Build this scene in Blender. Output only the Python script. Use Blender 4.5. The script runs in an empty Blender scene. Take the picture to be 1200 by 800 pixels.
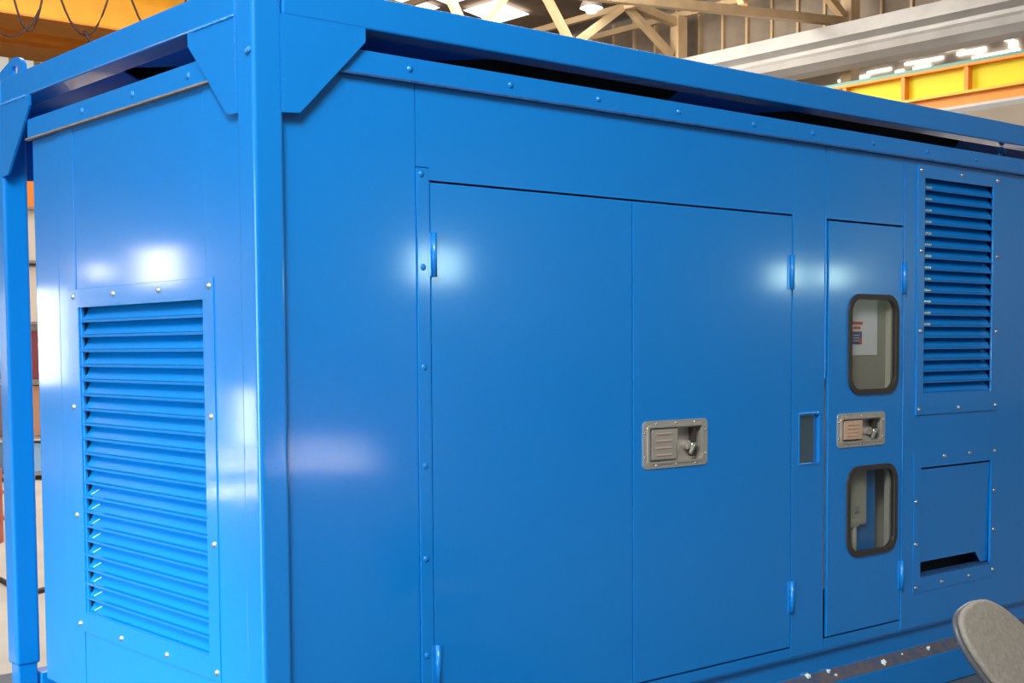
import bpy, bmesh, math, random
from mathutils import Vector, Matrix
random.seed(4)
sc = bpy.context.scene
COL = sc.collection

# ---------------------------------------------------------------- camera
def make_camera():
    yaw, pitch, roll = math.radians(40.5903), math.radians(-3.3455), math.radians(-0.3964)
    f = Vector((math.sin(yaw)*math.cos(pitch), math.cos(yaw)*math.cos(pitch), math.sin(pitch)))
    r = Vector((math.cos(yaw), -math.sin(yaw), 0)); u = r.cross(f)
    r2 = r*math.cos(roll) + u*math.sin(roll); u2 = -r*math.sin(roll) + u*math.cos(roll)
    m = Matrix((r2, u2, -f)).transposed().to_4x4()
    m.translation = Vector((-1.99896, -3.46470, 1.6))
    cd = bpy.data.cameras.new('camera'); cam = bpy.data.objects.new('camera', cd)
    COL.objects.link(cam); cam.matrix_world = m
    cd.sensor_width = 36; cd.lens = 1584.42*36/1200; cd.shift_y = 99.7/1200
    cd.clip_end = 300; sc.camera = cam
make_camera()

# ---------------------------------------------------------------- world, lights, exposure
w = bpy.data.worlds.new('world'); sc.world = w; w.use_nodes = True
w.node_tree.nodes['Background'].inputs[0].default_value = (.85, .92, 1, 1)
w.node_tree.nodes['Background'].inputs[1].default_value = 1.0
sc.view_settings.view_transform = 'Standard'; sc.view_settings.look = 'None'
sc.view_settings.exposure = 0.0; sc.view_settings.gamma = 1; sc.view_settings.use_curve_mapping = False

def area(name, loc, target, sx, sy, power, color):
    l = bpy.data.lights.new(name, 'AREA'); l.shape = 'RECTANGLE'; l.size = sx; l.size_y = sy
    l.energy = power; l.color = color
    o = bpy.data.objects.new(name, l); COL.objects.link(o); o.location = loc
    o.rotation_euler = (Vector(target)-Vector(loc)).to_track_quat('-Z', 'Y').to_euler()
    return o
# unseen fill lamps added to brighten the canopy; rooflights light the hall beyond
area('front_fill', (2, -19.0, 9.0), (2, 0, 1.0), 16, 3.0, 140, (.93, .97, 1))  # added fill for the long side, no glazing modelled
area('left_fill', (-8.6, 3, 8.6), (0, 1, 1), 16, 3.0, 350, (.85, .96, 1))  # added fill from the left, no glazing modelled
area('near_fill', (-3.6, -4.0, 6.2), (.2, 0, 1.0), 2.5, 2.5, 740, (.92, .97, 1))  # added main lamp, makes the long side fade to the right
area('end_face_fill', (-5.5, 5.0, 7.8), (0, 1.5, .8), 3, 3, 160, (.85, .96, 1))  # added lamp for the end face
area('low_left_fill', (-8.7, -.5, 1.7), (0, 1, .6), 7, 3, 330, (.80, .97, 1))  # added fill at the left wall, no door stands here
l_ = bpy.data.lights.new('lower_end_fill', 'SPOT'); l_.energy = 5200; l_.spot_size = math.radians(24); l_.spot_blend = 1; l_.color = (.7, .98, 1); l_.shadow_soft_size = .6  # added spot that brightens the lower end face
o_ = bpy.data.objects.new('lower_end_fill', l_); COL.objects.link(o_); o_.location = (-8.6, 0, 1.3); o_.rotation_euler = (Vector((0, .9, .0))-o_.location).to_track_quat('-Z', 'Y').to_euler()
area('slab_fill', (3, 9, 11.9), (3, 8, 0), 5, 5, 900, (1, .95, .88))  # added lamp that brightens the pale slab
area('rooflight_mid', (14, 8, 11.9), (14, 8, 0), 8, 14, 3600, (1, .97, .92))
area('rooflight_far', (20, 22, 11.9), (26, 22, 5), 8, 14, 4200, (1, .95, .86))
# added spots make bright floor patches that mirror as highlights in the paint
def floor_spot(x, y, deg, power, color):
    l = bpy.data.lights.new('floor_patch_spot', 'SPOT'); l.energy = power; l.spot_size = math.radians(deg); l.spot_blend = .4; l.color = color; l.shadow_soft_size = .04
    o = bpy.data.objects.new('floor_patch_spot', l); COL.objects.link(o); o.location = (x, y, 12.0)
for x, y in [(10.15, -15.48), (8.32, -12.62)]: floor_spot(x, y, 8.5, 1500000, (1, .84, .78))
for x, y in [(-8.5, 14.8), (-7.39, 13.03), (-5.68, 10.04)]: floor_spot(x, y, 7.5, 600000, (.93, .97, 1))
area('crane_fill', (4, 16, 11.9), (6, 25, 7), 12, 4, 1500, (1, .95, .85))  # added lamp that brightens the left crane

# ---------------------------------------------------------------- materials
def pbr(name, color, rough=.5, metal=0, coat=0, noise=0, nscale=8, bump=0, bscale=20, color2=None, emit=None, estr=0):
    m = bpy.data.materials.new(name); m.use_nodes = True
    nt = m.node_tree; b = nt.nodes['Principled BSDF']
    b.inputs['Base Color'].default_value = (*color, 1); b.inputs['Roughness'].default_value = rough
    b.inputs['Metallic'].default_value = metal
    if coat:
        b.inputs['Coat Weight'].default_value = coat; b.inputs['Coat Roughness'].default_value = .08
    tc = nt.nodes.new('ShaderNodeTexCoord')
    if noise:
        n = nt.nodes.new('ShaderNodeTexNoise'); n.inputs['Scale'].default_value = nscale; n.inputs['Detail'].default_value = 5
        nt.links.new(tc.outputs['Object'], n.inputs['Vector'])
        mx = nt.nodes.new('ShaderNodeMix'); mx.data_type = 'RGBA'
        c2 = color2 or tuple(c*(1-noise) for c in color)
        mx.inputs[6].default_value = (*color, 1); mx.inputs[7].default_value = (*c2, 1)
        rp = nt.nodes.new('ShaderNodeValToRGB'); rp.color_ramp.elements[0].position = .4; rp.color_ramp.elements[1].position = .65
        nt.links.new(n.outputs['Fac'], rp.inputs[0]); nt.links.new(rp.outputs[0], mx.inputs[0])
        nt.links.new(mx.outputs[2], b.inputs['Base Color'])
    if bump:
        n2 = nt.nodes.new('ShaderNodeTexNoise'); n2.inputs['Scale'].default_value = bscale; n2.inputs['Detail'].default_value = 2
        nt.links.new(tc.outputs['Object'], n2.inputs['Vector'])
        bp = nt.nodes.new('ShaderNodeBump'); bp.inputs['Strength'].default_value = bump; bp.inputs['Distance'].default_value = .01
        nt.links.new(n2.outputs['Fac'], bp.inputs['Height']); nt.links.new(bp.outputs[0], b.inputs['Normal'])
    if emit:
        b.inputs['Emission Color'].default_value = (*emit, 1); b.inputs['Emission Strength'].default_value = estr
    return m
BLUE = pbr('blue_gloss_paint', (.0015, .225, .68), .26, coat=.75, bump=.05, bscale=2.5)
BLUE.node_tree.nodes['Principled BSDF'].inputs['Coat Roughness'].default_value = .085
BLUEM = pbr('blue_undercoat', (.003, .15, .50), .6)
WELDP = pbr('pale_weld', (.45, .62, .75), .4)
WELD = pbr('painted_weld', (.03, .28, .72), .25, coat=1, bump=.6, bscale=120)
DARKIN = pbr('dark_inner_sheet', (.012, .014, .02), .8)
TAN = pbr('tan_crane_reflection', (.30, .22, .17), .6, noise=.3, nscale=30)  # tan puts the yellow crane's reflection into the lip colour
SEAMB = pbr('worn_blue_edge', (.03, .11, .30), .5, noise=.4, nscale=30)
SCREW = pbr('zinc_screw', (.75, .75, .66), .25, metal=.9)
STEEL = pbr('stainless_steel', (.62, .55, .48), .28, metal=.55)
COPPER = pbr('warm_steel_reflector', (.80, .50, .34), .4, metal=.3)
GASKET = pbr('rubber_gasket', (.045, .035, .03), .45)
CAB = pbr('grey_cabinet', (.40, .375, .32), .5, noise=.15, nscale=6)
CABL = pbr('pale_cabinet_edge', (.5, .47, .38), .5)
PAPER = pbr('white_paper', (.92, .89, .92), .7)
REDINK = pbr('red_print', (.75, .12, .07), .7)
BLUEINK = pbr('blue_print', (.10, .10, .28), .7)
DIRT = pbr('dusty_blue_ledge', (.14, .105, .10), .8, noise=1, nscale=25, color2=(.05, .09, .18), bump=.4, bscale=80)
CRUMB = pbr('pale_grit', (.75, .75, .68), .6)
CHAIRM = pbr('grey_speckled_vinyl', (.26, .22, .175), .65, noise=.5, nscale=60, color2=(.30, .26, .21), bump=.3, bscale=60)
CHAIRE = pbr('chair_shell', (.10, .10, .11), .35)
BLACKP = pbr('black_plastic', (.02, .02, .02), .5)
CONC = pbr('pale_concrete', (.50, .44, .37), .75, noise=1, nscale=.8, color2=(.40, .35, .30), bump=.1, bscale=6)
YEL = pbr('crane_yellow', (.92, .40, .012), .45, noise=.1, nscale=2)
ORG = pbr('crane_orange', (.72, .24, .015), .5, noise=.1, nscale=2)
YELB = pbr('bright_crane_yellow', (.70, .55, .0), .6)
GREEN = pbr('green_rail', (.10, .30, .26), .5)
CREAM = pbr('cream_steel_paint', (.62, .44, .25), .5, noise=.15, nscale=2)
WHITEM = pbr('white_trunking', (.40, .385, .37), .35, noise=.12, nscale=1.5)
SOOT = pbr('soot_cables', (.05, .04, .045), .8, noise=.6, nscale=4, color2=(.2, .15, .12), bump=1, bscale=8)
SHEET = pbr('dusty_sheeting', (.27, .21, .155), .6, noise=.3, nscale=1.2)
SHEETF = pbr('grey_brown_roof_sheet', (.24, .17, .12), .8, noise=.3, nscale=.8)
WALLM = pbr('cream_wall', (.62, .54, .44), .8, noise=.15, nscale=.6)
CABLE = pbr('black_cable', (.035, .015, .02), .6)
def glow(name, c, s): return pbr(name, c, .5, emit=c, estr=s)
SKYP = glow('daylit_panel', (1, .97, .92), 3.0)
WINP = glow('daylit_window', (1, .93, .93), 15.0)
DOORP = glow('daylit_doorway', (.93, .98, 1), 30.0)
LAMPP = glow('mercury_lamp', (.78, 1, .92), 26.0)
PIPE = pbr('grey_pipe', (.35, .30, .28), .35, metal=.5)
def glassmat():
    m = bpy.data.materials.new('window_glass'); m.use_nodes = True; nt = m.node_tree
    for n in list(nt.nodes): nt.nodes.remove(n)
    o = nt.nodes.new('ShaderNodeOutputMaterial'); mix = nt.nodes.new('ShaderNodeMixShader')
    t = nt.nodes.new('ShaderNodeBsdfTransparent'); g = nt.nodes.new('ShaderNodeBsdfGlossy'); fr = nt.nodes.new('ShaderNodeLayerWeight'); mt = nt.nodes.new('ShaderNodeMath'); mt.operation = 'POWER'; mt.inputs[1].default_value = 4; ma = nt.nodes.new('ShaderNodeMath'); ma.operation = 'MULTIPLY_ADD'; ma.inputs[1].default_value = .8; ma.inputs[2].default_value = .04
    t.inputs[0].default_value = (.92, .92, .90, 1); g.inputs['Roughness'].default_value = .03; nt.links.new(fr.outputs['Facing'], mt.inputs[0]); nt.links.new(mt.outputs[0], ma.inputs[0])
    nt.links.new(ma.outputs[0], mix.inputs[0]); nt.links.new(t.outputs[0], mix.inputs[1]); nt.links.new(g.outputs[0], mix.inputs[2])
    nt.links.new(mix.outputs[0], o.inputs[0]); return m
GLASS = glassmat()

# ---------------------------------------------------------------- helpers
def obj(name, bm, mat, parent=None, smooth=False, loc=None):
    me = bpy.data.meshes.new(name); bmesh.ops.recalc_face_normals(bm, faces=bm.faces); bm.to_mesh(me); bm.free()
    if smooth:
        for p in me.polygons: p.use_smooth = True
    me.materials.append(mat)
    o = bpy.data.objects.new(name, me); COL.objects.link(o)
    if loc: o.location = loc
    if parent:
        o.parent = parent
        base = parent.location if parent.parent is None else parent.location + parent.parent.location
        o.location = Vector(loc or (0, 0, 0)) - base
    return o
def tag(o, label=None, cat=None, group=None, kind=None):
    if label: o['label'] = label
    if cat: o['category'] = cat
    if group: o['group'] = group
    if kind: o['kind'] = kind
    return o
def thing(name, label, cat, loc=(0, 0, 0), group=None):
    o = bpy.data.objects.new(name, None); COL.objects.link(o); o.location = loc; o.empty_display_size = .2
    return tag(o, label, cat, group)
def box(bm, a, b, bev=0, seg=2):
    x0, y0, z0 = a; x1, y1, z1 = b
    r = bmesh.ops.create_cube(bm, size=1)
    for v in r['verts']:
        v.co = Vector(((x0+x1)/2+v.co.x*(x1-x0), (y0+y1)/2+v.co.y*(y1-y0), (z0+z1)/2+v.co.z*(z1-z0)))
    if bev:
        es = list({e for v in r['verts'] for e in v.link_edges})
        bmesh.ops.bevel(bm, geom=es, offset=bev, segments=seg, affect='EDGES', profile=.5)
    return bm
def B(a, b, bev=0, seg=2): return box(bmesh.new(), a, b, bev, seg)
def bar(bm, p, q, wx, wz=None, up=(0, 0, 1)):
    p, q = Vector(p), Vector(q); d = (q-p); L = d.length; d.normalize()
    s = d.cross(Vector(up)).normalized(); t = s.cross(d); wz = wz or wx
    r = bmesh.ops.create_cube(bm, size=1)
    for v in r['verts']:
        c = v.co.copy(); v.co = (p+q)/2 + d*c.x*L + s*c.y*wx + t*c.z*wz
    return bm
def tube(bm, pts, rad, n=8):
    pts = [Vector(p) for p in pts]; rings = []
    for i, p in enumerate(pts):
        d = (pts[min(i+1, len(pts)-1)]-pts[max(i-1, 0)]).normalized()
        a = Vector((0, 0, 1)) if abs(d.z) < .9 else Vector((1, 0, 0))
        s = d.cross(a).normalized(); t = s.cross(d)
        rings.append([bm.verts.new(p+(s*math.cos(k*2*math.pi/n)+t*math.sin(k*2*math.pi/n))*rad) for k in range(n)])
    for A, C in zip(rings, rings[1:]):
        for k in range(n): bm.faces.new((A[k], A[(k+1) % n], C[(k+1) % n], C[k]))
    bm.faces.new(rings[0]); bm.faces.new(rings[-1][::-1])
    return bm
def dome(bm, c, nrm, r, h, n=10):
    """pan-head screw: low washer plus domed head, pointing along nrm"""
    nrm = Vector(nrm); a = Vector((0, 0, 1)) if abs(nrm.z) < .9 else Vector((1, 0, 0))
    s = nrm.cross(a).normalized(); t = s.cross(nrm); c = Vector(c); rings = []
    for rr, hh in ((r*1.25, -.002), (r*1.25, h*.25), (r, h*.28), (r*.92, h*.7), (r*.5, h)):
        rings.append([bm.verts.new(c+nrm*hh+(s*math.cos(k*2*math.pi/n)+t*math.sin(k*2*math.pi/n))*rr) for k in range(n)])
    for A, C in zip(rings, rings[1:]):
        for k in range(n): bm.faces.new((A[k], A[(k+1) % n], C[(k+1) % n], C[k]))
    bm.faces.new(rings[-1]); return bm
def rect(a0, b0, a1, b1): return [(a0, b0), (a1, b0), (a1, b1), (a0, b1)]
def rrect(a0, b0, a1, b1, r, n=6):
    out = []
    for cx, cy, s in ((a1-r, b0+r, -90), (a1-r, b1-r, 0), (a0+r, b1-r, 90), (a0+r, b0+r, 180)):
        for k in range(n+1):
            t = math.radians(s+90*k/n); out.append((cx+r*math.cos(t), cy+r*math.sin(t)))
    return out
def S(a, b, d): return (a, d, b)            # side plane: (x, z) at depth y=d
def E_(a, b, d): return (d, a, b)
# # end plane: (y, z) at depth x=d
def plate(plane, d, th, outer, holes=(), bm=None, bev=0):
    """flat sheet with outline and holes, front face at depth d, going back th"""
    bm = bm or bmesh.new(); edges = []; loops = []
    for lp in [outer]+list(holes):
        vs = [bm.verts.new(plane(a, b, d)) for a, b in lp]; loops.append(vs)
        for i in range(len(vs)): edges.append(bm.edges.new((vs[i], vs[(i+1) % len(vs)])))
    if holes:
        fs = bmesh.ops.triangle_fill(bm, edges=edges, use_beauty=True, use_dissolve=False)['geom']
        fs = [f for f in fs if isinstance(f, bmesh.types.BMFace)]
    else:
        fs = [bm.faces.new(loops[0])]
    r = bmesh.ops.extrude_face_region(bm, geom=fs)
    off = Vector(plane(0, 0, th))-Vector(plane(0, 0, 0))
    for v in r['geom']:
        if isinstance(v, bmesh.types.BMVert): v.co += off
    if bev:
        n0 = off.normalized(); bmesh.ops.recalc_face_normals(bm, faces=bm.faces); d0 = Vector(plane(0, 0, d)).dot(n0)
        es = [e for e in bm.edges if all(abs(v.co.dot(n0)-d0) < 1e-5 for v in e.verts) and any(abs(fc.normal.dot(n0)) < .5 for fc in e.link_faces)]
        bmesh.ops.bevel(bm, geom=es, offset=bev, segments=3, affect='EDGES', profile=.5)
    return bm
def struct(name, bm, mat, parent=None): 
    o = obj(name, bm, mat, parent)
    if not parent: o['kind'] = 'structure'
    return o
def scatter(meshobj, spots, parent):
    """further copies of a small part"""
    for s in spots:
        c = meshobj.copy(); COL.objects.link(c); c.parent = parent
        c.location = Vector(s)-(parent.location + (parent.parent.location if parent.parent else Vector()))

# ================================================================ SETTING
struct('floor', B((-9, -20, -.2), (32, 45, 0)), pbr('worn_dark_floor', (.11, .12, .13), .7, noise=1, nscale=.8, color2=(.075, .085, .095), bump=.1, bscale=6))
struct('floor_slab', B((-.6, 3.2, -.05), (12, 24, .004)), CONC)
struct('floor_reflect_strip', B((-9, 8.5, -.05), (-4.4, 19, .004)), CONC)  # unseen pale strip added to strengthen the mirrored floor patches
# right wall: cream lower part, glazed dusty panels between mullions above
wr = struct('wall_right', B((31, -20, 0), (31.3, 45, 9.9)), WALLM)
yy = -8.0; k = 0
pm = None
while yy < 38:
    o = obj('wall_panel', B((30.9+random.uniform(-.02, .02), yy+.04, 9.95), (31.0, yy+.90, 12.45)), SHEET, wr) if pm is None else None
    if pm is None:
        pm = o; pm.location = (0, 0, 0); base = yy
        mul = obj('mullion', B((30.80, yy-.04, 9.95), (31.0, yy+.04, 12.45)), CREAM, wr)
    else:
        c = pm.copy(); COL.objects.link(c); c.location.y += yy-base; c.location.x += random.uniform(-.03, .02)
        c = mul.copy(); COL.objects.link(c); c.location.y += yy-base
    yy += .96; k += 1
struct('wall_back', B((-9, 45, 0), (31.3, 45.3, 13)), WALLM)
# left wall with a half-raised shutter doorway, a full doorway and two small windows
D1, D2, W1, W2 = (15.85, .02, 16.5, .95), (23.6, .9, 25.6, 2.9), (18.3, 2.75, 20.2, 3.45), (21.3, 2.95, 22.4, 3.3)
DARKW = pbr('dusty_dark_wall', (.10, .09, .08), .8, noise=.3, nscale=.5)
struct('trim_1', B((-9.2, 24.3, .9), (-9.05, 24.65, 2.9)), DARKW)
wl = struct('wall_left', plate(E_, -9.3, .3, rect(-20, 0, 45, 12), [rect(*q_) for q_ in (D1, D2, W1, W2)]), DARKW)
for n, r_, m in (('door_1', D1, DOORP), ('door_2', D2, DOORP), ('window_1', W1, WINP), ('window_2', W2, WINP)):
    struct(n, plate(E_, -9.2, .02, rect(*r_)), m)
struct('wall_front', B((-9, -20.3, 0), (31.3, -20, 12)), DARKW)
# roof
cl = struct('ceiling', plate(lambda a, b, d: (a, d, b), -20, 65, [(-9.3, 12.4), (11, 15.5), (31.3, 12.5), (31.3, 12.7), (11, 15.7), (-9.3, 12.6)]), SHEETF)
def slope(x): return 12.45+(31.3-x)*3.0/20.3
p0 = None
for y, xs in ((31.2, (25.0, 27.1)), (33.4, (25.0,)), (14.5, (22,)), (40, (24,)), (4, (22,))):
    for x in xs:
        bm = bmesh.new(); vs = [bm.verts.new(p) for p in ((x, y, slope(x)-.06), (x+1.5, y, slope(x+1.5)-.06), (x+1.5, y+1.7, slope(x+1.5)-.06), (x, y+1.7, slope(x)-.06))]
        f = bm.faces.new(vs)
        obj('rooflight', bm, SKYP, cl)

# purlins, columns, trusses
def steel(name, label, cat, pq, w_, mat, group=None, h_=None):
    o = obj(name, bar(bmesh.new(), pq[0], pq[1], w_, h_), mat); return tag(o, label, cat, group)
for x, z, lab in ((30.0, 11.93, 'cream eaves beam above the dusty glazed wall panels'), (27.3, 11.72, 'cream roof purlin just inboard of the eaves beam'), (24.2, 12.6, 'cream roof purlin highest under the brown roof sheets')):
    steel('roof_beam', lab, 'beam', ((x, -5, z), (x, 42, z)), .16, CREAM, None, .18)
ty = (12.9, 19.15, 25.5, 31.8)
tl = ('cream roof truss over the right crane girder, nearest of the row', 'cream roof truss meeting the wall above the white trunking', 'cream lattice roof truss left of the white trunking end', 'cream roof truss behind the bright rooflights, farthest of the row')
cl_ = ('cream steel wall column nearest, above the yellow crane girder', 'cream steel wall column above the middle of the white trunking', 'cream steel wall column left of the dusty glazed panels', 'cream steel wall column farthest along the right wall')
for y, lab, lab2 in zip(ty, tl, cl_):
    t = thing('roof_truss', lab, 'truss', (29.6, y, 10.5), 'roof trusses')
    def mem(n, a, b, w_=.2): obj(n, bar(bmesh.new(), (a[0], y, a[1]), (b[0], y, b[1]), w_), CREAM, t)
    mem('bottom_chord', (29.5, 10.45), (18.0, 8.9+.55), .22)
    mem('top_chord', (29.7, 11.6), (18.0, 13.1), .24)
    mem('web_bar', (29.4, 10.6), (27.4, 11.8))
    mem('web_bar', (27.4, 11.8), (25.2, 10.3))
    mem('web_bar', (25.2, 10.3), (23.6, 12.3))
    mem('web_bar', (25.25, 10.3), (25.25, 12.1), .16)
    mem('web_bar', (23.6, 12.3), (21.4, 9.9))
    mem('web_bar', (21.4, 9.9), (19.6, 12.8))
    c = obj('wall_column', B((29.55, y-.17, 0), (29.95, y+.17, 11.8)), CREAM); tag(c, lab2, 'column', 'wall columns')

# white trunking along the right wall
prof = [(28.0, 10.02), (27.95, 9.66), (28.22, 9.55), (28.22, 9.45), (27.95, 9.30), (28.0, 9.13), (28.35, 9.0), (29.0, 9.0), (29.0, 10.02)]
t = obj('overhead_trunking', plate(lambda a, b, d: (a, d, b), -4, 38, prof), WHITEM); tag(t, 'long white overhead trunking running along the right wall', 'trunking')
t = obj('cable_tray', B((29.0, -4, 10.02), (29.5, 36, 10.26)), SOOT); tag(t, 'soot-black cable bundle lying on top of the white trunking', 'cables')
for i, (x, z, lab) in enumerate(((28.4, 8.42, 'dark pipe directly beneath the white trunking'), (28.2, 8.15, 'grey pipe below the dark pipe, above the crane girder'), (28.0, 7.98, 'lowest thin pipe just over the green crane rail'))):
    t = obj('service_pipe', tube(bmesh.new(), [(x, -4, z), (x, 34, z)], .06-.012*i), SOOT if i == 0 else PIPE, smooth=True); tag(t, lab, 'pipe')
# lit windows behind the pipes, in the right wall
n = 3
for y, z, w_, h_ in [(16.71, 9.53, 0.9, 0.16), (16.18, 9.35, 1.3, 0.2), (15.63, 9.13, 1.6, 0.28), (17.28, 9.33, 0.8, 0.15), (17.88, 9.34, 1.0, 0.14), (15.11, 9.52, 0.35, 0.3), (14.99, 9.33, 0.35, 0.3), (18.24, 9.58, 0.6, 0.16), (18.37, 9.16, 0.4, 0.2), (17.67, 9.17, 0.8, 0.18), (14.92, 9.14, 0.35, 0.25), (19.03, 9.29, 1.2, 0.14), (19.89, 9.21, 1.6, 0.14)]:
    obj('lit_pane', B((30.93, y-w_*.32, z-h_*.25), (30.98, y+w_*.32, z+h_*.25)), SKYP, wr)
struct('window_3', B((30.95, 6, 3.0), (31.0, 17.5, 6.7)), glow('pale_glazing', (1, .97, .93), .9))

# right crane runway girder
g = thing('crane_girder', 'bright yellow ribbed crane girder at upper right', 'crane', (26, 8, 7.6))
obj('web', B((26.1, -4, 7.3), (26.14, 17.9, 7.86)), YELB, g)
obj('top_flange', B((25.9, -4, 7.86), (26.35, 17.9, 7.92)), ORG, g)
obj('crane_rail', B((26.05, -4, 7.92), (26.2, 17.9, 8.02)), GREEN, g)
obj('bottom_flange', B((25.8, -4, 7.24), (26.45, 17.9, 7.30)), YEL, g)
obj('lower_rib', B((25.95, -4, 6.98), (26.2, 17.9, 7.24)), ORG, g)
obj('lower_flange', B((25.8, -4, 6.92), (26.4, 17.9, 6.98)), WHITEM, g)  # white puts the light on the flange top into its colour
for i in range(13): obj('stiffener', B((25.92, 16.58-1.64*i-.05, 7.3), (26.1, 16.58-1.64*i+.05, 7.86)), ORG, g)
obj('end_carriage', B((25.8, 17.9, 7.75), (26.4, 19.6, 8.15)), ORG, g)
t = thing('roof_strut', 'pale V-shaped bracket under the yellow crane girder', 'bracket', (29, 11, 6))
for dy in (-.5, -.15, .35): obj('web_bar', bar(bmesh.new(), (28, 12.2, 6.15), (28, 12.2+dy, 6.9), .1), CREAM, t)
obj('ledge', B((27.9, 2, 6.0), (28.4, 15, 6.1)), CREAM, t)

# left double-girder overhead crane
g = thing('overhead_crane', 'orange-yellow double-girder overhead crane at upper left', 'crane', (10, 25, 8.4))
obj('main_girder', B((-8.8, 25.0, 8.62), (20, 25.5, 10.2)), YEL, g)
obj('bottom_flange', B((-8.8, 24.9, 8.58), (20, 26.3, 8.62)), ORG, g)
obj('rear_girder', B((-8.8, 27.0, 8.46), (20, 27.5, 10.2)), ORG, g)
obj('rear_flange', B((-8.8, 26.95, 8.42), (20, 28.4, 8.46)), ORG, g)
for i in range(4): obj('cross_tie', B((-6+7*i, 25.4, 9.8), (-5.7+7*i, 27.1, 10.1)), ORG, g)
def cat(a, b, sag, n=14):
    a, b = Vector(a), Vector(b); out = []
    for i in range(n+1):
        t = i/n; p = a.lerp(b, t); p.z -= sag*4*t*(1-t); out.append(p)
    return out
for i, (x0, x1, zb, sag, lab) in enumerate(((8.18, 9.0, 9.3, 1.30, 'thin black festoon cable loop, second from left on the crane'), (7.55, 8.85, 8.5, .66, 'dark festoon cable loop hanging lowest at far left of the crane'), (9.05, 10.45, 9.5, 1.42, 'black festoon cable loop in the middle of the crane girder'), (9.7, 11.4, 8.05, .0, ''), (10.6, 12.2, 9.6, 1.4, 'black festoon cable loop nearest the blue top rail'))):
    if not lab: continue
    t = obj('festoon_cable', tube(bmesh.new(), cat((x0, 23.7, zb), (x1, 23.7, zb), sag), .022, 6), CABLE, smooth=True); tag(t, lab, 'cable', 'festoon cables')
t = obj('festoon_cable', tube(bmesh.new(), cat((9.70, 23.6, 8.16), (11.3, 23.6, 8.3), .75), .03, 6), CABLE, smooth=True); tag(t, 'thick black festoon cable dropping behind the blue top rail', 'cable', 'festoon cables')
obj('trolley_track', B((-8.8, 23.6, 9.58), (20, 23.8, 9.66)), ORG, g)
obj('track_bracket', B((8, 23.7, 9.66), (8.2, 25.1, 9.72)), ORG, g); obj('track_bracket', B((12, 23.7, 9.66), (12.2, 25.1, 9.72)), ORG, g)
# end-wall glazing seen below the crane
wn = struct('window_7', B((8, 44.9, 10.2), (20, 45, 12.2)), glow('hazy_glazing', (.9, .93, .85), .35))
for i in range(14): obj('mullion', B((8+.9*i, 44.8, 10.1), (8.22+.9*i, 44.95, 12.2)), CREAM, wn)
obj('transom', B((8, 44.75, 10.9), (20, 44.95, 11.15)), CREAM, wn)

# high-bay lamps
def lamp(loc, lab, m=LAMPP, r=.34):
    t = thing('high_bay_lamp', lab, 'lamp', loc, 'high-bay lamps')
    x, y, z = loc; bm = bmesh.new(); rings = []
    for rr, h in ((r, 0), (r*.9, .12), (r*.45, .4), (r*.3, .55), (.05, .6)):
        rings.append([bm.verts.new((x+rr*math.cos(a*math.pi/8), y+rr*math.sin(a*math.pi/8), z+h)) for a in range(16)])
    for A, C in zip(rings, rings[1:]):
        for q in range(16): bm.faces.new((A[q], A[(q+1) % 16], C[(q+1) % 16], C[q]))
    obj('shade', bm, PIPE, t, True)
    bm = bmesh.new(); bmesh.ops.create_uvsphere(bm, u_segments=12, v_segments=8, radius=r*.62, matrix=Matrix.Translation((x, y, z+.05))); obj('bulb', bm, m, t, True)
    obj('hanger', tube(bmesh.new(), [(x, y, z+.55), (x, y, z+1.9)], .02, 6), BLACKP, t)
lamp((25.6, 25.1, 11.35), 'bright clustered high-bay lamp under the roof truss')
# lit glazing far behind the camera, which shows as soft spots in the paint
for i, (x, z) in enumerate(((15.3, 3.05), (27.6, 3.2), (29.7, 3.3))):
    struct('window_%d' % (4+i), B((x, -19.98, z), (x+1.3-.3*(i > 0), -19.9, z+.7-.1*i)), glow('green_daylit_window', (.66, 1, .90), 26.0))

# storage rack seen through the gap beside the left post
rk = thing('storage_rack', 'steel storage rack seen through the gap by the left post', 'rack', (4.4, 13.3, 0))
for x in (3.6, 5.2):
    for y in (13.0, 13.6): obj('upright', B((x-.03, y-.03, 0), (x+.03, y+.03, 3.4)), CREAM, rk)
for z in (.1, .55, 1.25, 1.95, 2.7, 3.35): obj('shelf', B((3.6, 12.97, z-.03), (5.2, 13.63, z)), PIPE, rk)
def pm_(n, c): return pbr(n, c, .5)
items = [('storage_box', 3.35, .35, (.75, .22, .03), 'orange box on the top shelf behind the gap'), ('storage_box', 2.7, .62, (.62, .52, .42), 'beige carton on the fourth rack shelf'), ('storage_box', 1.95, .68, (.62, .52, .42), 'beige carton under the fourth rack shelf'),
         ('storage_box', 1.25, .6, (.20, .04, .04), 'dark red crate on the rack'), ('storage_box', .55, .62, (.45, .22, .12), 'rusty brown box low on the rack'), ('storage_box', .1, .36, (.25, .42, .62), 'pale blue tub on the lowest rack shelf')]
for n_, z, h, c, lab in items:
    t = obj(n_, B((4.05, 13.02, z), (4.75, 13.5, z+h), .01), pm_('box_paint', c)); tag(t, lab, 'box')
t = obj('floor_cable', tube(bmesh.new(), [(0.2, 6.3, .02), (.9, 6.0, .02), (1.35, 5.9, .02), (1.3, 5.5, .02), (1.25, 5.2, .02), (1.42, 5.3, .02), (1.9, 5.5, .02), (3, 5.4, .02)], .02, 6), CABLE, smooth=True); tag(t, 'black cable lying on the pale concrete floor', 'cable')
t = obj('red_drum', bmesh.new(), pm_('drum_red', (.4, .08, .05)))
bm = bmesh.new(); bmesh.ops.create_cone(bm, cap_ends=True, segments=24, radius1=.3, radius2=.3, depth=.62, matrix=Matrix.Translation((1.82, 8, .31)))
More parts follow.
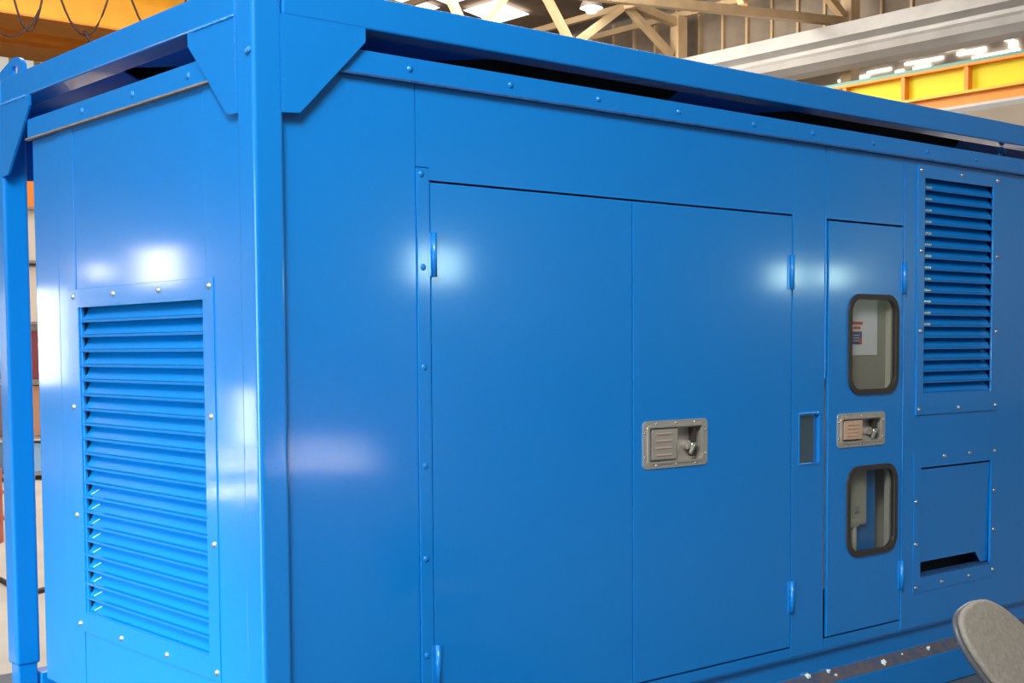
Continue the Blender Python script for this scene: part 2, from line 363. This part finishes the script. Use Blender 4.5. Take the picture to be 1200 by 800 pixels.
for z in (.2, .42): bmesh.ops.create_cone(bm, cap_ends=True, segments=24, radius1=.315, radius2=.315, depth=.02, matrix=Matrix.Translation((1.82, 8, z)))
bm.to_mesh(t.data); bm.free(); t.name = 'drum'; tag(t, 'dull red drum on the floor at far left edge', 'drum')

# ================================================================ GENERATOR CANOPY
W, L, H = 2.07, 5.2, 2.673
G = thing('generator_canopy', 'large glossy blue generator canopy in a box-section lifting frame', 'generator', (L/2, W/2, 0))
def P(name, bm, mat=BLUE, parent=None, smooth=False, label=None):
    o = obj(name, bm, mat, parent or G, smooth)
    if label: o['label'] = label
    return o
# corner posts
for (x, y) in ((0, 0), (0, W-.1), (L-.1, 0), (L-.1, W-.1)):
    bm = B((x, y, .32), (x+.1, y+.1, H-.001), .013, 4)
    p = P('corner_post', bm)
    for po in p.data.polygons: po.use_smooth = False
    P('corner_socket', B((x+.01, y+.01, .12), (x+.09, y+.09, .33), .006))
# top rails
P('top_rail', B((.101, 0, H-.1), (L-.101, .1, H), .006)); P('top_rail', B((.101, W-.1, H-.1), (L-.101, W, H), .006))
P('top_rail', B((0, .101, H-.1), (.1, W-.101, H), .006)); P('top_rail', B((L-.1, .101, H-.1), (L, W-.101, H), .006))
# gussets
gs = [(.093, 2.29), (.156, 2.295), (.392, 2.533), (.392, H-.0985), (.093, H-.0985)]
for pl, ln in ((S, L), (E_, W)):
    P('gusset_plate', plate(pl, -.0006, .009, gs)); P('gusset_plate', plate(pl, -.0006, .009, [(ln-a, b) for a, b in gs]))
P('gusset_plate', plate(S, W-.01, .008, gs)); P('gusset_plate', plate(S, W-.01, .008, [(L-a, b) for a, b in gs]))
# horizontal corner plates inside the top frame
for tri in ([(.1, .1), (.98, .1), (.1, .98)], [(.1, W-.1), (.1, W-1.0), (1.0, W-.1)], [(1.92, .1), (2.6, .1), (2.26, .62)], [(L-.1, .1), (L-1.3, .1), (L-.1, 1.0)]):
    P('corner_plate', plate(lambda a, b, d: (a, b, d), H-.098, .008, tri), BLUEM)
P('roof_liner', B((.1, .1, H-.03), (L-.1, W-.1, H-.01)), DARKIN)  # near-black colour carries the shade under the roof
# weld beads
def bead(name, pts, r=.006, step=.011):
    bm = bmesh.new()
    for p, q in zip(pts, pts[1:]):
        p, q = Vector(p), Vector(q); n = max(1, int((q-p).length/step))
        for i in range(n):
            c = p.lerp(q, (i+.5)/n); s = r*random.uniform(.75, 1.2)
            bmesh.ops.create_icosphere(bm, subdivisions=1, radius=s, matrix=Matrix.Translation(c))
    o = P(name, bm, WELD, None, True); return o
bead('weld_bead', [(-.002, .10, 2.573), (-.001, .36, 2.573)]); bead('weld_bead', [(-.001, W-.10, 2.573), (-.001, W-.36, 2.573)])
bead('weld_bead', [(-.0, .101, 2.30), (-.0, .101, 2.57)], .0025, .006)
bead('weld_bead', [(.101, .0, 2.29), (.101, .0, 2.57)], .0022, .02)
bead('weld_bead', [(-.002, .012, 2.462), (-.002, .03, 2.455)], .010, .008)
# -------- body shell, right-hand long side (outer skin y=.03)
YS = .03
P('body_panel', plate(S, YS, .012, rect(.10, .295, .597, 2.44), bev=.0015))
P('hinge_pillar', plate(S, YS-.004, .014, rect(.600, .295, .650, 2.175), bev=.002))
P('header_panel', plate(S, YS, .012, [(.600, 2.178), (.650, 2.178), (.650, 2.138), (2.522, 2.138), (2.522, 2.44), (.600, 2.44)]))
P('sill_panel', plate(S, YS, .012, rect(.654, .295, 2.522, .336)))
P('hinge_pillar', plate(S, YS, .012, rect(2.525, .295, 2.744, 2.44), [rect(2.572, 1.105, 2.708, 1.312)], bev=.002))
P('header_panel', plate(S, YS, .012, rect(2.747, 2.134, 3.321, 2.44)))
P('sill_panel', plate(S, YS, .012, rect(2.747, .295, 3.321, .342)))
P('fold_rib', B((2.742, YS-.004, 1.46), (2.7475, YS, 2.14), .001)); P('fold_rib', B((3.322, YS-.004, .30), (3.327, YS, 2.40), .001))
P('vent_wall_panel', plate(S, YS, .012, rect(3.324, .295, L-.1, 2.44), [rect(3.47, 1.37, 4.085, 2.37), rect(3.475, .52, 4.095, 1.035)], bev=.002))
P('groove_backing', B((.1, YS+.038, .29), (2.76, YS+.044, 2.44)), DARKIN)
for q_ in (rect(2.76, .29, 2.852, 2.44), rect(3.31, .29, 3.40, 2.44), rect(2.852, .29, 3.31, .62), rect(2.852, 1.11, 3.31, 1.33), rect(2.852, 1.87, 3.31, 2.44)):
    P('groove_backing', plate(S, YS+.038, .004, q_), DARKIN)
# doors
def door(x0, x1, z0, z1, holes=()):
    return P('door', plate(S, YS-.001, .012, rect(x0, z0, x1, z1), holes, bev=.0025))
dl = door(.656, 1.579, .342, 2.131)
dr = door(1.585, 2.517, .342, 2.131, [rrect(1.665, 1.155, 1.965, 1.30, .012)])
ds = door(2.768, 3.316, .348, 2.126, [rrect(2.915, 1.395, 3.270, 1.812, .07), rrect(2.912, .683, 3.270, 1.062, .07), rrect(2.865, 1.172, 3.155, 1.292, .012)])
for d_ in (dl, dr):
    pass
def hinge(x, z0, z1, parent):
    bm = tube(bmesh.new(), [(x, YS-.008, z0), (x, YS-.008, z1)], .009, 10); obj('hinge', bm, BLUE, parent, True)
    obj('hinge_leaf', B((x-.022, YS-.005, z0), (x+.022, YS-.001, z1), .001), BLUE, parent)
hinge(.664, 1.83, 1.97, dl); hinge(.664, .49, .63, dl)
hinge(2.512, 1.83, 1.97, dr); hinge(2.522, .49, .62, dr)
hinge(3.322, 1.83, 1.97, ds); hinge(3.322, .49, .62, ds)
# small screws on a part, each an object
def screws(parent, pts, plane, d, nrm, r=.0085, h=.007, mat=SCREW, name='screw'):
    first = None
    for a, b in pts:
        c = Vector(plane(a, b, d))
        if first is None:
            bm = dome(bmesh.new(), (0, 0, 0), nrm, r, h); first = obj(name, bm, mat, parent, True, loc=c)
        else:
            scatter(first, [c], parent)
NS, NE = (0, -1, 0), (-1, 0, 0)
screws(G, [(.622, 1.859), (.622, 1.539), (.622, 1.22), (.622, .917), (.622, .6), (.618, 2.155)], S, YS-.004, NS, .009, .004, BLUE, 'bolt')
# recessed latch: flange, pan, paddle, lock key
def latch(x0, x1, z0, z1, parent, warm):
    obj('latch_flange', plate(S, YS-.005, .004, rrect(x0, z0, x1, z1, .02), [rrect(x0+.03, z0+.024, x1-.03, z1-.024, .012)]), STEEL, parent)
    obj('latch_rim', plate(S, YS-.009, .004, rrect(x0+.022, z0+.017, x1-.022, z1-.017, .014), [rrect(x0+.032, z0+.026, x1-.032, z1-.026, .010)]), STEEL, parent)
    bm = plate(S, YS+.030, .002, rect(x0+.03, z0+.02, x1-.03, z1-.02))
    for a, b in (((x0+.03, z0+.02), (x0+.032, z1-.02)), ((x1-.032, z0+.02), (x1-.03, z1-.02)), ((x0+.03, z0+.02), (x1-.03, z0+.022)), ((x0+.03, z1-.022), (x1-.03, z1-.02))):
        box(bm, (a[0], YS-.003, a[1]), (b[0], YS+.03, b[1]))
    obj('latch_pan', bm, STEEL, parent)
    wdt = (x1-x0); px0, px1 = x0+.05, x0+wdt*.52
    pb = B((px0, YS-.004, z0+.032), (px1, YS+.012, z1-.032), .003)
    obj('latch_paddle', pb, COPPER if warm else STEEL, parent)
    for i in range(4):
        zz = z0+.05+(z1-z0-.10)*i/3
        obj('paddle_rib', B((px0+.02, YS-.007, zz-.003), (px1-.03, YS-.004, zz+.003), .001), COPPER, parent)
    obj('pivot_pin', tube(bmesh.new(), [(px1+.004, YS+.006, z0+.028), (px1+.004, YS+.006, z1-.028)], .006, 8), COPPER, parent, True)
    obj('lock_boss', tube(bmesh.new(), [(x1-.095, YS+.03, (z0+z1)/2-.01), (x1-.095, YS+.008, (z0+z1)/2-.01)], .017, 14), STEEL, parent)
    kx, kz = x1-.088, (z0+z1)/2-.012
    bm = bar(bmesh.new(), (kx-.012, YS-.006, kz-.03), (kx+.014, YS-.006, kz+.006), .008, .014, (0, 1, 0)); box(bm, (kx-.008, YS-.012, kz-.002), (kx+.03, YS-.004, kz+.012), .003)
    o = obj('key', bm, SCREW, parent); o['label'] = 'small bright key left in the latch'
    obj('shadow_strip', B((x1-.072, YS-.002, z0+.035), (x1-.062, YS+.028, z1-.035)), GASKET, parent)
    pts = [(x0+wdt*f, z) for f in (.2, .5, .8) for z in (z0+.011, z1-.011)]+[(x, z0+(z1-z0)*f) for f in (.25, .75) for x in (x0+.011, x1-.011)]
    screws(parent, pts, S, YS-.005, NS, .0042, .003, SCREW, 'latch_screw')
latch(1.632, 1.992, 1.142, 1.322, dr, False)
latch(2.832, 3.184, 1.158, 1.306, ds, True)
# catch plate between the doors
cp = P('keeper_plate', B((2.570, YS+.012, 1.10), (2.710, YS+.018, 1.315)), pbr('dull_chrome', (.30, .42, .52), .15, metal=.9), None, False, 'small recessed polished keeper plate')
P('keeper_rim', plate(S, YS-.003, .006, rect(2.566, 1.099, 2.714, 1.318), [rect(2.573, 1.106, 2.707, 1.309)]), BLUE)
bead('weld_bead', [(2.57, YS-.003, 1.316), (2.70, YS-.003, 1.318)], .006, .012)
# windows of the small door
for (x0, z0, x1, z1) in ((2.905, 1.385, 3.280, 1.822), (2.902, .673, 3.280, 1.072)):
    o = obj('window_gasket', plate(S, YS-.010, .022, rrect(x0, z0, x1, z1, .08, 8), [rrect(x0+.022, z0+.022, x1-.022, z1-.022, .062, 8)]), GASKET, ds)
    o2 = obj('window_pane', plate(S, YS-.002, .003, rrect(x0+.018, z0+.018, x1-.018, z1-.018, .065, 8)), GLASS, ds)
# control cabinet behind the windows
P('cabinet_back', B((2.80, YS+.30, .55), (3.80, YS+.32, 1.95)), CAB)
P('cabinet_side', B((3.36, YS+.022, .55), (3.38, YS+.32, 1.95)), CAB); P('cabinet_side', B((2.79, YS+.022, .55), (2.81, YS+.32, 1.95)), CAB)
P('cabinet_shelf', B((2.81, YS+.022, 1.18), (3.36, YS+.30, 1.20)), CAB)
P('cabinet_door_edge', B((3.262, YS+.024, 1.30), (3.29, YS+.05, 1.90)), CABL); P('cabinet_door_edge', B((3.262, YS+.024, .62), (3.29, YS+.05, 1.12)), CABL)
P('gauge_panel', B((2.82, YS+.05, 1.28), (3.36, YS+.06, 1.93)), CAB)
ps = obj('paper_sheet', B((2.950, YS+.047, 1.555), (3.192, YS+.0495, 1.800)), PAPER)
pp = ps; tag(ps, 'white paper sheet with red and dark print behind the upper door window', 'paper')
xa, xb = 3.006, 3.075
for i, (a, b, c_, d_, m) in enumerate(((xa, 1.690, xb+.006, 1.703, REDINK), (xa+.006, 1.670, xb-.010, 1.682, REDINK), (xa, 1.604, xb, 1.660, BLUEINK), (xb-.018, 1.606, xb, 1.630, REDINK), (xa-.028, 1.642, xa-.012, 1.652, REDINK), (xa-.028, 1.616, xa-.012, 1.628, REDINK))):
    obj('print_block', B((a, YS+.0455-.0004*(i == 3), b), (c_, YS+.047, d_)), m, ps)
for i in range(3): obj('print_line', B((xa+.003, YS+.0450, 1.618+.012*i), (xb-.02, YS+.0454, 1.621+.012*i)), PAPER, ps)
# lower window content: pale regulator box with two stubs, blue duct behind
sw = P('switch_box', B((2.85, YS+.04, .80), (3.117, YS+.06, 1.13), .008), CABL, None, False, 'pale plastic switch box')
obj('lower_lip', B((2.86, YS+.032, .795), (3.05, YS+.06, .83), .006), CABL, sw)
for x in (2.935, 2.975, 3.02): obj('cable_stub', tube(bmesh.new(), [(x, YS+.045, .80), (x+.01, YS+.045, .64)], .014, 8), CABL if x > 3 else BLACKP, sw, True)
P('inner_duct', B((3.07, YS+.065, .56), (3.215, YS+.12, 1.17), .004), BLUE)
P('junction_cover', B((3.02, YS+.034, .86), (3.05, YS+.041, .89), .002), pbr('grey_cover', (.35, .33, .33), .5))

# louvre frames with slats
def louvre(plane, d, nrm, outer, op, n, bolts, depth, sgn):
    lf = P('louvre_frame', plate(plane, d, .006, rect(*outer), [rect(*op)], bev=.0015))
    a0, b0, a1, b1 = op; pit = (b1-b0)/n
    for i in range(n):
        zb = b0+pit*i
        bm = bmesh.new(); pr_ = [(.004, zb-.001), (.002, zb+.007), (.012, zb+.011), (depth, zb+pit*1.06), (depth+.002, zb+pit*1.03), (.014, zb+.008), (.006, zb-.001)]
        A = [bm.verts.new(plane(a0-.004, z, d+q)) for q, z in pr_]; C = [bm.verts.new(plane(a1+.004, z, d+q)) for q, z in pr_]
        m_ = len(pr_)
        for j in range(m_): bm.faces.new((A[j], A[(j+1) % m_], C[(j+1) % m_], C[j]))
        bm.faces.new(A); bm.faces.new(C[::-1])
        obj('slat', bm, BLUE, lf)
        if sgn < 0 and i >= 6:      # added bright bar stands in for a glint on each upper slat
            obj('slat_glint', B((a0+.004, d+.002, zb+.006), (a0+.058, d+.012, zb+.016), .001), SCREW, lf)
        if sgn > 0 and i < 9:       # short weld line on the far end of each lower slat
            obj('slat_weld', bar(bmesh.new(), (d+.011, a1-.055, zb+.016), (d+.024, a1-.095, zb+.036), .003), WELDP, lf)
    screws(lf, bolts, plane, d, nrm, .0085, .008)
    return lf
louvre(E_, .014, NE, (.289, .563, 1.390, 1.823), (.356, .636, 1.304, 1.755), 21,
       [(1.346, 1.796), (1.003, 1.796), (0.657, 1.796), (0.314, 1.796), (1.361, 1.393), (1.357, 0.994), (1.352, 0.59), (1.001, 0.59), (0.653, 0.59), (0.31, 0.592), (0.315, 1.393), (0.31, 0.995)], .038, 1)
louvre(S, .024, NS, (3.425, 1.278, 4.14, 2.415), (3.482, 1.372, 4.07, 2.358), 19,
       [(3.451, 2.391), (3.786, 2.393), (4.107, 2.391), (3.455, 2.026), (4.112, 2.026), (3.451, 1.662), (4.112, 1.662), (3.449, 1.303), (3.781, 1.303), (4.112, 1.304)], .038, -1)
P('louvre_liner', B((3.40, .16, 1.25), (4.15, .17, 2.43)), DARKIN)
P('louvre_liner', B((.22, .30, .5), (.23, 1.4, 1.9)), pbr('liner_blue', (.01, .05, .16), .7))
# lower pocket vent
vf = P('vent_frame', plate(S, YS-.003, .003, rect(3.42, .455, 4.14, 1.10), [rect(3.478, .522, 4.09, 1.033)]))
obj('vent_baffle', plate(lambda a, b, d: (a, d+(1.03-b)*.022, b), YS+.004, .003, [(3.480, .59), (3.98, .59), (4.03, .535), (4.089, .535), (4.089, 1.024), (3.480, 1.024)]), BLUE, vf)
obj('vent_sill', B((3.478, YS, .522), (4.09, YS+.06, .53)), SEAMB, vf)
P('vent_box', B((3.47, YS+.10, .50), (4.10, YS+.11, 1.05)), DARKIN)
P('vent_box', B((3.478, YS+.012, .505), (4.09, YS+.10, .522)), BLUE)
screws(vf, [(3.669, 1.077), (3.893, 1.079), (4.118, 1.079), (3.440, .878), (3.440, .68), (4.118, .882), (4.118, .688), (3.440, .479), (3.660, .482), (3.899, .484), (4.118, .49)], S, YS-.003, NS)
# hem strip and seam lip
P('hem_strip', B((.1, .018, 2.44), (L-.1, .026, 2.513), .002)); P('hem_strip', B((.010, .101, 2.413), (.018, 1.73, 2.485), .002))
P('roof_deck', B((.05, .04, 2.43), (L-.05, 1.72, 2.45)), BLUE)
P('seam_lip', B((.1, .010, 2.434), (L-.1, .03, 2.442), .002), SEAMB); P('seam_lip', B((.0, .105, 2.405), (.02, 1.73, 2.413), .002), TAN, None, False, 'lip with painted-in brownish reflection')
screws(G, [(.572, 2.478), (.99, 2.478), (1.40, 2.478), (1.819, 2.478), (2.257, 2.476), (2.637, 2.478), (3.065, 2.476), (3.483, 2.476), (3.9, 2.476)], S, .018, NS, .009, .006, BLUE, 'bolt')
screws(G, [(.809, 2.449), (.415, 2.449), (1.217, 2.449)], E_, .010, NE, .010, .006, BLUE, 'bolt')
# -------- end face (skin x=.05)
XE = .02
P('end_panel', plate(E_, XE, .010, rect(.341, .30, 1.325, 2.413), [rect(.370, .625, 1.292, 1.766)], bev=.002))
P('end_stile', plate(E_, XE-.002, .010, rect(.102, .30, .338, 2.413), bev=.002)); P('end_stile', plate(E_, XE-.002, .010, rect(1.328, .30, 1.480, 2.413), bev=.002))
P('corner_pillar', B((.0225, 1.483, .31), (.20, 1.722, 2.413), .012, 4))
P('groove_backing', plate(E_, XE+.012, .004, rect(.102, .31, 1.49, 2.41), [rect(.375, .63, 1.287, 1.76)]), DARKIN)
# rear and far panels close the body
P('far_panel', B((.15, 1.700, .3), (L-.1, 1.712, 2.43))); P('rear_panel', B((L-.06, .04, .3), (L-.05, 1.70, 2.43)))
# base
P('base_rail', plate(lambda a, b, d: (d, a, b), .1, L-.2, [(0, .005), (0, .147), (.055, .197), (.052, .30), (.09, .30), (.09, .005)]))
P('bottom_trim', B((.1, .034, .285), (L-.1, .05, .298), .002))
led = P('dusty_ledge', plate(lambda a, b, d: (d, a, b), .11, L-.22, [(.004, .1525), (.003, .1515), (.05, .1945), (.051, .1955)]), DIRT, None, False, 'ledge coated in brown dust')
P('base_rail', B((.02, .1, .05), (.1, W-.1, .17), .005)); P('base_rail', B((.1, W-.1, .05), (L-.1, W, .28), .005)); P('base_rail', B((L-.1, .1, .05), (L-.02, W-.1, .28), .005))
P('underframe', B((.1, .1, .12), (L-.1, W-.1, .17)), DARKIN)
for y in (.0, W-.1):
    for x in (0, 1.7, 3.4, L-.1): P('foot', B((x+.01, y+.012, 0), (x+.088, y+.088, .13)), BLUE)
for i, (x, r) in enumerate(((2.66, .012), (2.80, .009), (2.83, .006), (3.18, .012), (3.55, .010), (3.80, .008), (3.86, .006), (2.45, .007), (3.35, .005))):
    t = random.uniform(.3, .8); c = (x, .055*t, .149+.045*t+r*.7); bm = bmesh.new()
    bmesh.ops.create_icosphere(bm, subdivisions=2, radius=r, matrix=Matrix.Translation(c))
    for v in bm.verts: v.co += Vector([random.uniform(-1, 1)*r*.35 for _ in range(3)])
    o = obj('grit_crumb', bm, CRUMB); tag(o, 'pale crumb of grit on the dusty base ledge', 'grit', 'grit crumbs on the base ledge')
# lifting lug at the far top corner
lug = []
for k in range(13):
    a = math.radians(-20+k*11.5); lug.append((2.005-.075*math.sin(a)*1.0 if False else 2.0+.078*math.cos(math.pi-(math.pi-a)), 2.725+.055*math.sin(a)))
head = [(2.035+.095*math.cos(math.radians(t)), 2.725+.056*math.sin(math.radians(t))) for t in (180, 160, 140, 120, 100, 80, 60)]
outl = [(1.94, 2.674)]+head+[(2.20, 2.745), (2.23, 2.674)]
hole = [(2.035+.034*math.cos(math.radians(t)), 2.728+.023*math.sin(math.radians(t))) for t in range(0, 360, 30)]
P('lifting_lug', plate(E_, .082, .016, outl, [hole]))
# small eye near right end of rail
bm = bmesh.new()
tube(bm, [(4.22+.03*math.cos(t*math.pi/6), .07, 2.535+.03*math.sin(t*math.pi/6)) for t in range(13)], .007, 6)
P('rope_eye', bm, BLUE, None, True)

# ================================================================ OFFICE CHAIR
ch = thing('office_chair', 'grey vinyl office chair with rounded backrest at lower right corner', 'chair', (2.0, -1.6, 0))
u = Vector((.4548, -.4489, -.7692)); v = Vector((.982, .102, .169)); nrm = Vector((.003, -.863, .505)).normalized()
c0 = Vector((1.632, -1.500, .644))
def pad(a, b, zt, dz, dome_):
    bm = bmesh.new(); rings = []; N = 48
    for (s, h) in ((.0, dome_), (.45, dome_*.95), (.8, dome_*.6), (.95, dome_*.25), (1.0, 0), (1.0, -dz*.6), (.96, -dz), (0, -dz)):
        ring = []
        for k in range(N):
            t = 2*math.pi*k/N; ct, st = math.cos(t), math.sin(t)
            ex = 2/2.7
            ring.append(bm.verts.new(c0+u*(a*s*math.copysign(abs(ct)**ex, ct))+v*(b*s*math.copysign(abs(st)**ex, st))+nrm*(zt+h)))
        rings.append(ring)
    for A, C in zip(rings, rings[1:]):
        for k in range(N): bm.faces.new((A[k], A[(k+1) % N], C[(k+1) % N], C[k]))
    bmesh.ops.remove_doubles(bm, verts=bm.verts, dist=.0005); return bm
obj('backrest', pad(.266, .160, .012, .02, .008), CHAIRM, ch, True)
obj('back_shell', pad(.271, .164, -.006, .018, 0), CHAIRE, ch, True)
bc = c0-nrm*.03
obj('back_bar', tube(bmesh.new(), [bc, bc-nrm*.05+Vector((.03, 0, -.1)), Vector((1.85, -1.38, .38)), Vector((2.0, -1.7, .35))], .02, 10), BLACKP, ch, True)
bm = B((1.80, -1.98, .36), (2.25, -1.58, .42), .03, 3); obj('seat', bm, CHAIRM, ch)
obj('gas_column', tube(bmesh.new(), [(2.0, -1.75, .12), (2.0, -1.75, .37)], .028, 12), CHAIRE, ch, True)
for k in range(5):
    a = k*2*math.pi/5; e = Vector((2.0+.27*math.cos(a), -1.75+.27*math.sin(a), .08))
    lg = obj('leg', bar(bmesh.new(), (2.0, -1.75, .12), e, .04, .03), BLACKP, ch)
    bm = bmesh.new(); bmesh.ops.create_cone(bm, cap_ends=True, segments=14, radius1=.032, radius2=.032, depth=.03, matrix=Matrix.Translation((e.x, e.y, .032)) @ Matrix.Rotation(math.pi/2, 4, Vector((math.cos(a+1.57), math.sin(a+1.57), 0)).cross(Vector((0, 0, 1)))))
    obj('caster', bm, BLACKP, lg)
